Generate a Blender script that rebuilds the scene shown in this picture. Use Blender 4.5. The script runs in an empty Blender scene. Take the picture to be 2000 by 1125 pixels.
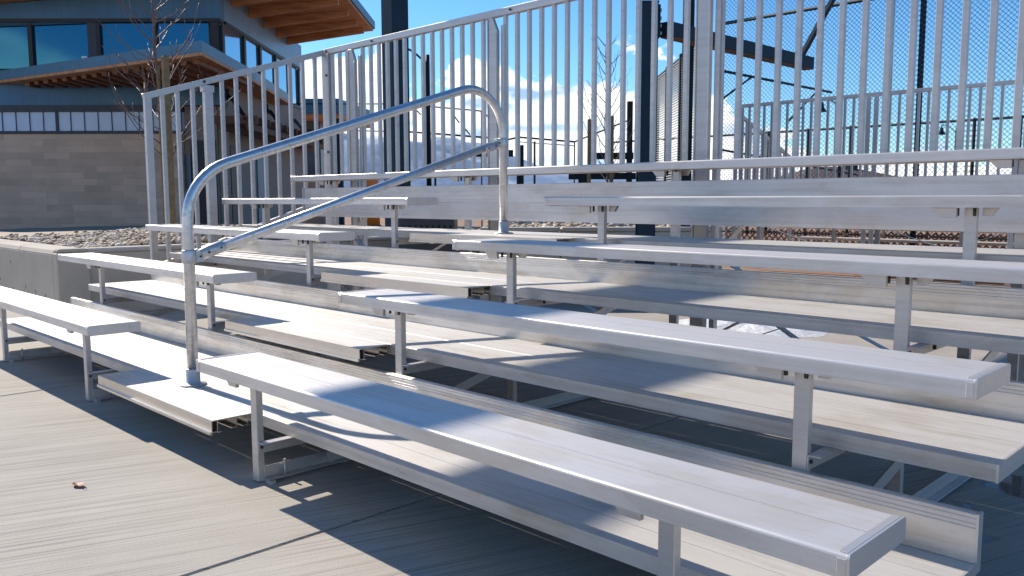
import bpy, bmesh, math, random
from mathutils import Vector, Matrix, noise
random.seed(7)
S = bpy.context.scene
COL = S.collection
RAD = math.radians

# ------------------------------------------------------------------ helpers
class MB:
    def __init__(s): s.bm = bmesh.new()
    def face(s, pts):
        try: s.bm.faces.new([s.bm.verts.new(p) for p in pts])
        except ValueError: pass
    def hexa(s, p):
        v = [s.bm.verts.new(q) for q in p]
        for f in ((0,3,2,1),(4,5,6,7),(0,1,5,4),(1,2,6,5),(2,3,7,6),(3,0,4,7)):
            s.bm.faces.new([v[i] for i in f])
        return s
    def box(s, x0,x1,y0,y1,z0,z1):
        return s.hexa([(x0,y0,z0),(x1,y0,z0),(x1,y1,z0),(x0,y1,z0),(x0,y0,z1),(x1,y0,z1),(x1,y1,z1),(x0,y1,z1)])
    def fbox(s, u0,u1,v0,v1,z0,z1):          # box in the building's own axes
        return s.hexa([B(*q) for q in ((u0,v0,z0),(u1,v0,z0),(u1,v1,z0),(u0,v1,z0),(u0,v0,z1),(u1,v0,z1),(u1,v1,z1),(u0,v1,z1))])
    def beam(s, a, b, w, h, up=(0,0,1)):      # straight bar, w across, h along up
        a=Vector(a); b=Vector(b); d=(b-a).normalized(); up=Vector(up)
        sd=d.cross(up)
        if sd.length<1e-5: sd=d.cross(Vector((0,1,0)))
        sd.normalize(); u=sd.cross(d).normalized()
        sd=sd*w/2; u=u*h/2
        return s.hexa([a-sd-u,a+sd-u,b+sd-u,b-sd-u,a-sd+u,a+sd+u,b+sd+u,b-sd+u])
    def prism(s, prof, x0, x1, axis='x'):     # closed profile swept along an axis
        def P(q,t):
            return {'x':(t,q[0],q[1]),'y':(q[0],t,q[1]),'z':(q[0],q[1],t)}[axis]
        A=[s.bm.verts.new(P(q,x0)) for q in prof]; Bv=[s.bm.verts.new(P(q,x1)) for q in prof]
        n=len(prof)
        for i in range(n):
            j=(i+1)%n; s.bm.faces.new((A[i],A[j],Bv[j],Bv[i]))
        s.bm.faces.new(A[::-1]); s.bm.faces.new(Bv)
        return s
    def tube(s, pts, r, n=10, caps=True):
        pts=[Vector(p) for p in pts]; rs=r if isinstance(r,(list,tuple)) else [r]*len(pts)
        rings=[]; ref=None
        for i,p in enumerate(pts):
            d=((pts[min(i+1,len(pts)-1)]-p).normalized()+(p-pts[max(i-1,0)]).normalized())
            if d.length<1e-6: d=Vector((0,0,1))
            d.normalize()
            if ref is None:
                ref=d.cross(Vector((0,0,1)))
                if ref.length<1e-3: ref=d.cross(Vector((1,0,0)))
            ref=(ref-d*ref.dot(d)); ref.normalize()
            o=d.cross(ref)
            rings.append([s.bm.verts.new(p+(ref*math.cos(2*math.pi*k/n)+o*math.sin(2*math.pi*k/n))*rs[i]) for k in range(n)])
        for A,Bv in zip(rings,rings[1:]):
            for k in range(n):
                f=s.bm.faces.new((A[k],A[(k+1)%n],Bv[(k+1)%n],Bv[k])); f.smooth=True
        if caps:
            s.bm.faces.new(rings[0][::-1]); s.bm.faces.new(rings[-1])
        return s
    def lathe(s, c, prof, n=20):              # prof: (radius, z)
        rings=[[s.bm.verts.new((c[0]+r*math.cos(2*math.pi*k/n),c[1]+r*math.sin(2*math.pi*k/n),c[2]+z)) for k in range(n)] for r,z in prof]
        for A,Bv in zip(rings,rings[1:]):
            for k in range(n):
                f=s.bm.faces.new((A[k],A[(k+1)%n],Bv[(k+1)%n],Bv[k])); f.smooth=True
        s.bm.faces.new(rings[0][::-1]); s.bm.faces.new(rings[-1])
        return s
    def build(s, name, mat, parent=None, bevel=0, seg=2):
        o0=ORG.get(parent.name if parent else None, Vector())
        bmesh.ops.recalc_face_normals(s.bm, faces=s.bm.faces[:])
        if o0.length: bmesh.ops.translate(s.bm, verts=s.bm.verts[:], vec=-o0)
        me=bpy.data.meshes.new(name); s.bm.to_mesh(me); s.bm.free()
        me.materials.append(mat)
        o=bpy.data.objects.new(name, me); COL.objects.link(o)
        if parent: o.parent=parent; ORG[o.name]=o0
        if bevel:
            m=o.modifiers.new('edge','BEVEL'); m.width=bevel; m.segments=seg; m.limit_method='ANGLE'; m.angle_limit=RAD(40)
        return o
ORG={}
def thing(name, label, cat, loc=(0,0,0), group=None):
    o=bpy.data.objects.new(name,None); COL.objects.link(o); o.location=loc; o.empty_display_size=.2
    ORG[o.name]=Vector(loc); tag(o,label,cat,group); return o
def tag(o, label=None, cat=None, group=None, kind=None):
    if label: o['label']=label
    if cat: o['category']=cat
    if group: o['group']=group
    if kind: o['kind']=kind
    return o

# axes of the building and far field, turned 45 degrees from the bleacher: u to the right, v away
CX,CY=3.0101,-1.3442
UX,UY,VX,VY=.7052,.7090,-.7090,.7052
CZ=1.0225; FL=1646.33; YAW,PIT,ROL=RAD(45.157),RAD(-6.0302),RAD(-.1396)
FWD=Vector((-math.sin(YAW)*math.cos(PIT),math.cos(YAW)*math.cos(PIT),math.sin(PIT)))
RT0=Vector((math.cos(YAW),math.sin(YAW),0)); UP0=RT0.cross(FWD)
RT=math.cos(ROL)*RT0+math.sin(ROL)*UP0; UP=-math.sin(ROL)*RT0+math.cos(ROL)*UP0
def at(px,py,v):                          # survey a point of the photograph (2000 wide) at depth v: its u and z
    k=FWD+RT*((px-1000)/FL)-UP*((py-562.5)/FL); t=v/(k.x*VX+k.y*VY)
    return (k.x*UX+k.y*UY)*t, CZ+k.z*t
def B(u,v,z): return (CX+u*UX+v*VX, CY+u*UY+v*VY, z)

# ------------------------------------------------------------------ materials
def new_mat(name):
    m=bpy.data.materials.new(name); m.use_nodes=True
    nt=m.node_tree; b=nt.nodes['Principled BSDF']; return m,nt,b
def N(nt,t,**k):
    n=nt.nodes.new(t)
    for a,v in k.items():
        if a.startswith('i_'): n.inputs[a[2:].replace('_',' ')].default_value=v
        else: setattr(n,a,v)
    return n
def ramp(nt,stops):
    r=nt.nodes.new('ShaderNodeValToRGB'); cr=r.color_ramp
    while len(cr.elements)<len(stops): cr.elements.new(.5)
    for e,(p,c) in zip(cr.elements,stops):
        e.position=p; e.color=(c[0],c[1],c[2],1) if hasattr(c,'__len__') else (c,c,c,1)
    return r
def world_pos(nt,scale=(1,1,1),rot=(0,0,0)):
    g=nt.nodes.new('ShaderNodeNewGeometry'); mp=nt.nodes.new('ShaderNodeMapping')
    mp.inputs['Scale'].default_value=scale; mp.inputs['Rotation'].default_value=rot
    nt.links.new(g.outputs['Position'],mp.inputs['Vector']); return mp.outputs[0]
def simple(name,col,rough=.5,metal=0,var=.15,scale=8,bump=0,spec=.5):
    m,nt,b=new_mat(name); L=nt.links
    n=N(nt,'ShaderNodeTexNoise',i_Scale=scale,i_Detail=6.0,i_Roughness=.6); L.new(world_pos(nt),n.inputs['Vector'])
    r=ramp(nt,[(.3,[c*(1-var) for c in col]),(.7,[min(1,c*(1+var)) for c in col])]); L.new(n.outputs[0],r.inputs[0])
    L.new(r.outputs[0],b.inputs['Base Color']); b.inputs['Roughness'].default_value=rough; b.inputs['Metallic'].default_value=metal
    b.inputs['Specular IOR Level'].default_value=spec
    if bump:
        bp=N(nt,'ShaderNodeBump',i_Strength=bump,i_Distance=.01); L.new(n.outputs[0],bp.inputs['Height']); L.new(bp.outputs[0],b.inputs['Normal'])
    return m
def aluminium(name,col=(.80,.80,.81),rough=.36,ridge=0.0,pitch=.006,streak=True,stain=.12,metal=1.0,axis='Y',aniso=.0,dirt=0):
    m,nt,b=new_mat(name); L=nt.links
    b.inputs['Metallic'].default_value=metal
    # long streaks along the extrusion plus blotchy weathering
    v1=world_pos(nt,(1.2,60,60)); n1=N(nt,'ShaderNodeTexNoise',i_Scale=1.0,i_Detail=5.0,i_Roughness=.6); L.new(v1,n1.inputs['Vector'])
    v2=world_pos(nt,(3,9,9)); n2=N(nt,'ShaderNodeTexNoise',i_Scale=1.0,i_Detail=9.0,i_Roughness=.72); L.new(v2,n2.inputs['Vector'])
    mx=N(nt,'ShaderNodeMath',operation='ADD'); L.new(n1.outputs[0],mx.inputs[0]); L.new(n2.outputs[0],mx.inputs[1])
    mh=N(nt,'ShaderNodeMath',operation='MULTIPLY'); L.new(mx.outputs[0],mh.inputs[0]); mh.inputs[1].default_value=.5
    dk=[c*(1-stain*1.6)*w for c,w in zip(col,(1,.985,.95))]
    r=ramp(nt,[(.32,dk),(.52,col),(.75,[min(1,c*1.06) for c in col])]); L.new(mh.outputs[0],r.inputs[0]); colr=r.outputs[0]
    if dirt:       # trodden-in dust and dried run-off marks
        nd=N(nt,'ShaderNodeTexNoise',i_Scale=1.0,i_Detail=7.0,i_Roughness=.62,i_Distortion=.6); L.new(world_pos(nt,(2.2,5.0,5.0)),nd.inputs['Vector'])
        rd=ramp(nt,[(.50,(1,1,1)),(.60,(1-.16*dirt,1-.22*dirt,1-.31*dirt)),(.72,(1-.07*dirt,1-.11*dirt,1-.18*dirt))]); L.new(nd.outputs[0],rd.inputs[0])
        ns=N(nt,'ShaderNodeTexNoise',i_Scale=1.0,i_Detail=5.0,i_Roughness=.7); L.new(world_pos(nt,(14,42,42),(0,0,.5)),ns.inputs['Vector'])
        rs=ramp(nt,[(.62,(1,1,1)),(.70,(1-.22*dirt,1-.23*dirt,1-.25*dirt))]); L.new(ns.outputs[0],rs.inputs[0])
        for q in (rd,rs):
            mm=N(nt,'ShaderNodeMix',data_type='RGBA',blend_type='MULTIPLY'); mm.inputs[0].default_value=1; L.new(colr,mm.inputs[6]); L.new(q.outputs[0],mm.inputs[7]); colr=mm.outputs[2]
    L.new(colr,b.inputs['Base Color'])
    rr=ramp(nt,[(.35,rough+.08),(.65,rough-.05)]); L.new(mh.outputs[0],rr.inputs[0]); L.new(rr.outputs[0],b.inputs['Roughness'])
    h=n1.outputs[0]; bp=N(nt,'ShaderNodeBump',i_Strength=.06,i_Distance=.002); L.new(h,bp.inputs['Height'])
    last=bp
    if ridge:
        g=nt.nodes.new('ShaderNodeNewGeometry'); sp=nt.nodes.new('ShaderNodeSeparateXYZ'); L.new(g.outputs['Position'],sp.inputs[0])
        sm=N(nt,'ShaderNodeMath',operation='ADD'); L.new(sp.outputs['Y'],sm.inputs[0]); L.new(sp.outputs['Z'],sm.inputs[1])
        ml=N(nt,'ShaderNodeMath',operation='MULTIPLY'); L.new(sm.outputs[0],ml.inputs[0]); ml.inputs[1].default_value=2*math.pi/pitch
        sn=N(nt,'ShaderNodeMath',operation='SINE'); L.new(ml.outputs[0],sn.inputs[0])
        b2=N(nt,'ShaderNodeBump',i_Strength=ridge,i_Distance=.001); L.new(sn.outputs[0],b2.inputs['Height']); L.new(bp.outputs[0],b2.inputs['Normal']); last=b2
    L.new(last.outputs[0],b.inputs['Normal'])
    if aniso:      # drawn ribs run along the planks, so gloss spreads across them
        b.inputs['Anisotropic'].default_value=aniso
        cv=nt.nodes.new('ShaderNodeCombineXYZ'); cv.inputs[1].default_value=.7; cv.inputs[2].default_value=.7; L.new(cv.outputs[0],b.inputs['Tangent'])
    return m
M={}
M['seat']=aluminium('aluminium_seat',(.69,.645,.60),.44,ridge=.05,pitch=.0052,stain=.12,metal=.50,aniso=.3,dirt=.45)
M['tread']=aluminium('aluminium_tread',(.62,.575,.525),.43,ridge=.10,pitch=.0084,stain=.18,metal=.24,aniso=.5,dirt=.6)
M['riser']=aluminium('aluminium_riser',(.74,.68,.605),.42,stain=.2,metal=.75,aniso=.7,dirt=.6)
M['leg']=aluminium('aluminium_leg',(.56,.535,.515),.42,stain=.1,metal=.6)
M['cap']=aluminium('aluminium_cap',(.64,.605,.575),.38,stain=.05,metal=.6)
M['rail']=aluminium('aluminium_guard_rail',(.56,.53,.505),.42,stain=.08,metal=.5)
M['pipe']=aluminium('aluminium_pipe',(.66,.655,.65),.34,stain=.2,metal=.85)
M['cast']=aluminium('cast_fitting',(.56,.55,.54),.38,stain=.2,metal=.6)
M['nose']=aluminium('aluminium_nosing',(.66,.61,.56),.30,stain=.15,metal=.92)
M['bolt']=simple('bolt_dark',(.05,.05,.05),.4,.6)
M['hollow']=simple('hollow_dark',(.012,.012,.012),.8)
M['steel']=simple('painted_steel',(.014,.034,.055),.6,0,.12,3,0,.2)
M['black']=simple('black_powder_coat',(.008,.016,.022),.6,0,.1,4,0,.2)
M['siding_trim']=simple('siding_trim',(.03,.04,.055),.5)
M['dark']=simple('dark_frame',(.012,.012,.016),.5)
M['stucco']=simple('tan_stucco',(.30,.25,.21),.9,0,.12,14,.2)
M['wood_dark']=simple('dark_timber',(.11,.05,.025),.7,0,.3,6)
M['wood_mid']=simple('brown_timber',(.23,.10,.045),.7,0,.3,6)
M['stake']=simple('treated_stake',(.20,.145,.07),.8,0,.25,20)
M['bark']=simple('bark',(.13,.085,.075),.55,0,.3,30)
M['orange']=simple('orange_plastic',(1.0,.22,.02),.45,0,.05,4)
M['slat']=simple('pale_slat',(.36,.36,.35),.5)
M['white']=simple('white_plastic',(.75,.74,.72),.5)
M['grey_bin']=simple('dark_grey_metal',(.06,.065,.07),.5,.2)
M['snow']=simple('snow',(.62,.61,.60),.7,0,.25,30,.9)
M['roof_brown']=simple('brown_roof',(.10,.065,.045),.8,0,.2,3)
M['label']=simple('white_tag',(.8,.82,.85),.4)

def concrete(name,c1,c2,broom=False,rot=0):
    m,nt,b=new_mat(name); L=nt.links
    n=N(nt,'ShaderNodeTexNoise',i_Scale=1.4,i_Detail=9.0,i_Roughness=.62); L.new(world_pos(nt),n.inputs['Vector'])
    r=ramp(nt,[(.3,c1),(.7,c2)]); L.new(n.outputs[0],r.inputs[0])
    n2=N(nt,'ShaderNodeTexNoise',i_Scale=260.0,i_Detail=3.0); L.new(world_pos(nt),n2.inputs['Vector'])
    mx=N(nt,'ShaderNodeMix',data_type='RGBA',blend_type='MULTIPLY'); mx.inputs[0].default_value=.5
    r2=ramp(nt,[(.33,.5),(.52,1.0)]); L.new(n2.outputs[0],r2.inputs[0]); L.new(r.outputs[0],mx.inputs[6]); L.new(r2.outputs[0],mx.inputs[7])
    col=mx.outputs[2]; b.inputs['Roughness'].default_value=.88; b.inputs['Specular IOR Level'].default_value=.3
    if broom:
        mp=world_pos(nt,(1,1,1),(0,0,rot)); ws=N(nt,'ShaderNodeTexNoise',i_Scale=1.0,i_Detail=2.0,i_Roughness=.5)
        st=nt.nodes.new('ShaderNodeMapping'); st.inputs['Scale'].default_value=(165,1.0,1); L.new(mp,st.inputs['Vector']); L.new(st.outputs[0],ws.inputs['Vector'])
        st2=nt.nodes.new('ShaderNodeMapping'); st2.inputs['Scale'].default_value=(14,.6,1); L.new(mp,st2.inputs['Vector'])
        w2=N(nt,'ShaderNodeTexNoise',i_Scale=1.0,i_Detail=3.0); L.new(st2.outputs[0],w2.inputs['Vector'])
        m2=N(nt,'ShaderNodeMix',data_type='RGBA',blend_type='MULTIPLY'); m2.inputs[0].default_value=.8
        r3=ramp(nt,[(.34,(.56,.54,.52)),(.47,(1,1,1))]); L.new(ws.outputs[0],r3.inputs[0]); L.new(col,m2.inputs[6]); L.new(r3.outputs[0],m2.inputs[7])
        m3=N(nt,'ShaderNodeMix',data_type='RGBA',blend_type='MULTIPLY'); m3.inputs[0].default_value=.35
        r4=ramp(nt,[(.35,(.80,.79,.78)),(.6,(1,1,1))]); L.new(w2.outputs[0],r4.inputs[0]); L.new(m2.outputs[2],m3.inputs[6]); L.new(r4.outputs[0],m3.inputs[7])
        col=m3.outputs[2]
        bp=N(nt,'ShaderNodeBump',i_Strength=.30,i_Distance=.003); L.new(ws.outputs[0],bp.inputs['Height']); L.new(bp.outputs[0],b.inputs['Normal'])
    else:
        bp=N(nt,'ShaderNodeBump',i_Strength=.15,i_Distance=.01); L.new(n.outputs[0],bp.inputs['Height']); L.new(bp.outputs[0],b.inputs['Normal'])
    if broom:   # damp concrete where melt runs out at the near end
        g=nt.nodes.new('ShaderNodeNewGeometry'); ds=N(nt,'ShaderNodeVectorMath',operation='DISTANCE'); L.new(g.outputs['Position'],ds.inputs[0]); ds.inputs[1].default_value=(3.0,2.0,0)
        fa=N(nt,'ShaderNodeMapRange'); fa.inputs[1].default_value=.5; fa.inputs[2].default_value=1.7; fa.inputs[3].default_value=.16; fa.inputs[4].default_value=-.35; L.new(ds.outputs['Value'],fa.inputs[0])
        nw=N(nt,'ShaderNodeTexNoise',i_Scale=3.2,i_Detail=4.0,i_Roughness=.55); L.new(world_pos(nt),nw.inputs['Vector'])
        aw=N(nt,'ShaderNodeMath',operation='ADD'); L.new(nw.outputs[0],aw.inputs[0]); L.new(fa.outputs[0],aw.inputs[1])
        wm=N(nt,'ShaderNodeMapRange',interpolation_type='SMOOTHSTEP'); wm.inputs[1].default_value=.52; wm.inputs[2].default_value=.60; L.new(aw.outputs[0],wm.inputs[0])
        mw=N(nt,'ShaderNodeMix',data_type='RGBA',blend_type='MULTIPLY'); L.new(wm.outputs[0],mw.inputs[0]); L.new(col,mw.inputs[6]); mw.inputs[7].default_value=(.30,.26,.27,1); col=mw.outputs[2]
        rw_=N(nt,'ShaderNodeMapRange'); rw_.inputs[3].default_value=.88; rw_.inputs[4].default_value=.06; L.new(wm.outputs[0],rw_.inputs[0]); L.new(rw_.outputs[0],b.inputs['Roughness'])
        iv=N(nt,'ShaderNodeMapRange'); iv.inputs[3].default_value=.30; iv.inputs[4].default_value=.03; L.new(wm.outputs[0],iv.inputs[0]); L.new(iv.outputs[0],bp.inputs['Strength'])
    L.new(col,b.inputs['Base Color']); return m
M['broom']=concrete('broomed_concrete',(.415,.37,.31),(.50,.452,.385),True,RAD(19))
M['slab_old']=concrete('smooth_concrete',(.34,.29,.24),(.45,.39,.33))
M['wallc']=concrete('wall_concrete',(.47,.40,.32),(.60,.525,.43))
M['field']=concrete('clay_field',(.26,.14,.085),(.36,.22,.14))
def brick():
    m,nt,b=new_mat('split_block'); L=nt.links
    tc=nt.nodes.new('ShaderNodeTexCoord'); mp=nt.nodes.new('ShaderNodeMapping'); L.new(tc.outputs['UV'],mp.inputs[0])
    br=N(nt,'ShaderNodeTexBrick',i_Scale=1.0); br.inputs['Brick Width'].default_value=.61; br.inputs['Row Height'].default_value=.152
    br.inputs['Mortar Size'].default_value=.0025; br.inputs['Color1'].default_value=(.80,.55,.385,1); br.inputs['Color2'].default_value=(.56,.385,.275,1); br.inputs['Mortar'].default_value=(.52,.36,.26,1)
    br.inputs['Bias'].default_value=-.2
    L.new(mp.outputs[0],br.inputs[0])
    n=N(nt,'ShaderNodeTexNoise',i_Scale=2.0,i_Detail=5.0); L.new(mp.outputs[0],n.inputs['Vector'])
    mx=N(nt,'ShaderNodeMix',data_type='RGBA',blend_type='MULTIPLY'); mx.inputs[0].default_value=.35; L.new(br.outputs[0],mx.inputs[6]); L.new(n.outputs[0],mx.inputs[7])
    L.new(mx.outputs[2],b.inputs['Base Color']); b.inputs['Roughness'].default_value=.9
    return m
M['brick']=brick()
def seamed(name,col,pitch,rough=.45,metal=.3,depth=.5):
    m,nt,b=new_mat(name); L=nt.links
    tc=nt.nodes.new('ShaderNodeTexCoord'); sp=nt.nodes.new('ShaderNodeSeparateXYZ'); L.new(tc.outputs['UV'],sp.inputs[0])
    d=N(nt,'ShaderNodeMath',operation='DIVIDE'); L.new(sp.outputs[0],d.inputs[0]); d.inputs[1].default_value=pitch
    f=N(nt,'ShaderNodeMath',operation='FRACT'); L.new(d.outputs[0],f.inputs[0])
    r=ramp(nt,[(0,depth),(.03,depth),(.06,1),(1,1)]); L.new(f.outputs[0],r.inputs[0])
    n=N(nt,'ShaderNodeTexNoise',i_Scale=1.2,i_Detail=4.0); L.new(world_pos(nt),n.inputs['Vector'])
    r2=ramp(nt,[(.3,[c*.85 for c in col]),(.7,[c*1.12 for c in col])]); L.new(n.outputs[0],r2.inputs[0])
    mx=N(nt,'ShaderNodeMix',data_type='RGBA',blend_type='MULTIPLY'); mx.inputs[0].default_value=1; L.new(r2.outputs[0],mx.inputs[6]); L.new(r.outputs[0],mx.inputs[7])
    L.new(mx.outputs[2],b.inputs['Base Color']); b.inputs['Roughness'].default_value=rough; b.inputs['Metallic'].default_value=metal
    return m
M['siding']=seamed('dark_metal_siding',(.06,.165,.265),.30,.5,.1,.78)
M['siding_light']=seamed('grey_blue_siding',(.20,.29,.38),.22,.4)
M['fascia']=simple('metal_fascia',(.05,.165,.25),.45,.1,.1,3)
M['frosted']=simple('frosted_panel',(.55,.66,.80),.35,0,.05,2)
def glass(name,col):
    m,nt,b=new_mat(name); b.inputs['Base Color'].default_value=(*col,1); b.inputs['Metallic'].default_value=.85; b.inputs['Roughness'].default_value=.06; return m
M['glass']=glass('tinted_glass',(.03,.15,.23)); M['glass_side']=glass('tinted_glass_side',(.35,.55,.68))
def timber():
    m,nt,b=new_mat('cedar_soffit'); L=nt.links
    tc=nt.nodes.new('ShaderNodeTexCoord'); mp=nt.nodes.new('ShaderNodeMapping'); mp.inputs['Scale'].default_value=(1,9,1); L.new(tc.outputs['UV'],mp.inputs[0])
    n=N(nt,'ShaderNodeTexNoise',i_Scale=1.6,i_Detail=6.0,i_Roughness=.6); L.new(mp.outputs[0],n.inputs['Vector'])
    r=ramp(nt,[(.3,(.33,.12,.04)),(.55,(.58,.26,.10)),(.75,(.70,.36,.16))]); L.new(n.outputs[0],r.inputs[0]); L.new(r.outputs[0],b.inputs['Base Color'])
    b.inputs['Roughness'].default_value=.6; return m
M['timber']=timber()
def stones():
    m,nt,b=new_mat('river_stones'); L=nt.links
    a=nt.nodes.new('ShaderNodeAttribute'); a.attribute_name='tone'
    r=ramp(nt,[(0,(.26,.18,.11)),(.3,(.46,.34,.22)),(.65,(.64,.49,.34)),(1,(.80,.70,.58))]); L.new(a.outputs['Fac'],r.inputs[0])
    n=N(nt,'ShaderNodeTexNoise',i_Scale=60.0,i_Detail=3.0); L.new(world_pos(nt),n.inputs['Vector'])
    mx=N(nt,'ShaderNodeMix',data_type='RGBA',blend_type='MULTIPLY'); mx.inputs[0].default_value=.3; L.new(r.outputs[0],mx.inputs[6]); L.new(n.outputs[0],mx.inputs[7])
    L.new(mx.outputs[2],b.inputs['Base Color']); b.inputs['Roughness'].default_value=.8; return m
M['stones']=stones()
def mountain():
    m,nt,b=new_mat('hazed_snowy_mountain'); L=nt.links
    n=N(nt,'ShaderNodeTexNoise',i_Scale=.012,i_Detail=8.0,i_Roughness=.65); L.new(world_pos(nt,(1,1,1.6)),n.inputs['Vector'])
    r=ramp(nt,[(.44,(.24,.31,.42)),(.58,(.38,.44,.52)),(.66,(.62,.66,.70))]); L.new(n.outputs[0],r.inputs[0]); L.new(r.outputs[0],b.inputs['Base Color'])  # distance haze painted into the blue-grey rock tones; palest stop is snow
    b.inputs['Roughness'].default_value=1; b.inputs['Specular IOR Level'].default_value=0; return m
M['mountain']=mountain()

def uv_from(o, f):       # planar UV in metres: f(world point) -> (s,t)
    me=o.data; uv=me.uv_layers.new(name='UVMap'); o0=ORG.get(o.name,Vector())
    for l in me.loops: uv.data[l.index].uv=f(me.vertices[l.vertex_index].co+o0)
    return o
def bu(p): return (p[0]-CX)*UX+(p[1]-CY)*UY
def bv(p): return (p[0]-CX)*VX+(p[1]-CY)*VY

# ------------------------------------------------------------------ ground
g=MB(); J=[-1.962,.81,3.58]          # control joints cut across the concrete every 2.77 m
xs=[-40.0]
xs=[-26.9]+[ -1.962+2.772*k for k in range(-8,1)]+[.81,3.582,6.354,9.126,11.9]
g=MB()
ys=[(-30,3.05)]
for a,b_ in zip(xs,xs[1:]):
    g.box(a+.0055,b_-.0055,-30,3.1,-.12,0)
pad=tag(g.build('pavement',M['broom'],None,.004,1),kind='structure')
g=MB(); g.face([(-600,-600,-.03),(600,-600,-.03),(600,600,-.03),(-600,600,-.03)])
tag(g.build('ground',M['field']),kind='structure')
g=MB(); g.box(-26.9,11.9,3.104,9.6,-.12,-.006)
tag(g.build('service_path',M['slab_old']),kind='structure')

# snow patch on the path behind the bleacher
g=MB(); n=34
for r0,r1 in ((0,.35),(.35,.7),(.7,1.0)):
    for k in range(n):
        def P(r,k):
            a=2*math.pi*k/n; w=1+.22*noise.noise((math.cos(a)*1.7,math.sin(a)*1.7,.3))+.08*noise.noise((math.cos(a)*6,math.sin(a)*6,2))
            x=-.36+.62*r*w*math.cos(a); y=4.68+.42*r*w*math.sin(a)
            return (x,y,-.005+.055*(1-r**2)+.02*noise.noise((x*7,y*7,0))*(r<.9))
        g.face([P(r0,k),P(r1,k),P(r1,k+1),P(r0,k+1)])
bmesh.ops.remove_doubles(g.bm,verts=g.bm.verts[:],dist=1e-4)
tag(g.build('snow_patch',M['snow']),'melting white snow patch on the path behind the bleacher','snow')

# ------------------------------------------------------------------ bleacher
Y=[0,.6232,1.2594,1.8934,2.534]; Z=[.432,.6332,.8313,1.0319,1.2246]; W=.2433; T=.0436
X0,XL,XR,XE=-3.6313,-1.1671,0.0,2.4463
FY=[.2155,.8218,1.4429,2.065]; FZ=[.197,.399,.607,.814]; FW=.474
bl=thing('bleacher','silver five row aluminium bleacher with an aisle and bent handrail','bleacher',(-.6,.1,0))
def plank_profile(y0,y1,z1,t,r=.008,grooves=()):
    p=[(y0,z1-t),(y0,z1-r)]
    for k in range(1,4):
        a=math.pi-k*math.pi/6; p.append((y0+r+r*math.cos(a),z1-r+r*math.sin(a)))
    for gy in grooves: p+=[(gy-.0009,z1),(gy-.0009,z1-.0016),(gy+.0009,z1-.0016),(gy+.0009,z1)]
    for k in range(0,3):
        a=math.pi/2-k*math.pi/6; p.append((y1-r+r*math.cos(a),z1-r+r*math.sin(a)))
    p+=[(y1,z1-r),(y1,z1-t)]
    return p
def seat(i,xa,xb,caps):
    s=MB().prism(plank_profile(Y[i],Y[i]+W,Z[i],T,.007,(Y[i]+.122,)),xa,xb).build('seat',M['seat'],bl)
    for x,sg in caps:
        c=MB().prism(plank_profile(Y[i]-.0015,Y[i]+W+.0015,Z[i]+.0015,T+.003,.007),x,x+sg*.006)
        c.box(min(x,x-sg*.03),max(x,x-sg*.03),Y[i]+.01,Y[i]+W-.01,Z[i]-T-.004,Z[i]-T-.001)
        xl,xh=sorted((x,x-sg*.016)); c.box(xl,xh,Y[i]+.006,Y[i]+W-.006,Z[i]+.0002,Z[i]+.0016); c.box(xl,xh,Y[i]-.0016,Y[i]-.0002,Z[i]-T+.002,Z[i]-.008)
        c.build('end_cap',M['cap'],s,.0008,1)
    return s
LEGS={0:[-3.051,-1.535,.22,2.003],1:[-3.10,-1.447,.259,1.989],2:[-3.12,-1.461,.262,1.999],3:[-3.15,-1.457,.277,1.991],4:[-3.17,-1.46,.277,1.991]}
def bracket(i,x,par):
    yb=Y[i]+.09+.027; zb=Z[i]-T-.001
    yc=Y[i]+.045
    m=MB().prism([(x-.10,zb),(x-.012,zb),(x-.012,zb-.036),(x-.065,zb-.036)],yc,yc+.014,'y')
    m.build('seat_bracket',M['leg'],par,.001,1)
    m=MB().prism([(x+.053,zb),(x+.105,zb),(x+.085,zb-.03),(x+.053,zb-.03)],yb,yb+.02,'y')
    m.build('seat_bracket',M['leg'],par,.001,1)
    for dx in (-.035,.06): MB().tube([(x+dx*.6,yb-.03,zb-.002),(x+dx*.6,yb-.03,zb-.03)],.006,6).build('bolt',M['bolt'],par)
for i in range(4):
    a=seat(i,X0,XL,[(X0,-1),(XL,1)]); b_=seat(i,XR,XE,[(XR,-1),(XE,1)])
    for k,x in enumerate(LEGS[i]): bracket(i,x,a if k<2 else b_)
top=seat(4,X0,XE,[(X0,-1),(XE,1)])
for x in LEGS[4]: bracket(4,x,top)
# footboards: two treads side by side, fluted tops
for i in range(4):
    y0=FY[i]; m=MB(); h=FW/2
    m.prism(plank_profile(y0,y0+h-.001,FZ[i],T,.003,(y0+.118,)),X0,XE)
    m.prism(plank_profile(y0+h+.001,y0+FW,FZ[i],T,.003,(y0+h+.118,)),X0,XE)
    f=m.build('footboard',M['tread'],bl)
    for x,sg in ((X0,-1),(XE,1)):
        c=MB().prism(plank_profile(y0-.0015,y0+FW+.001,FZ[i]+.0015,T+.003,.005),x,x+sg*.006); c.build('end_cap',M['cap'],f)
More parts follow.
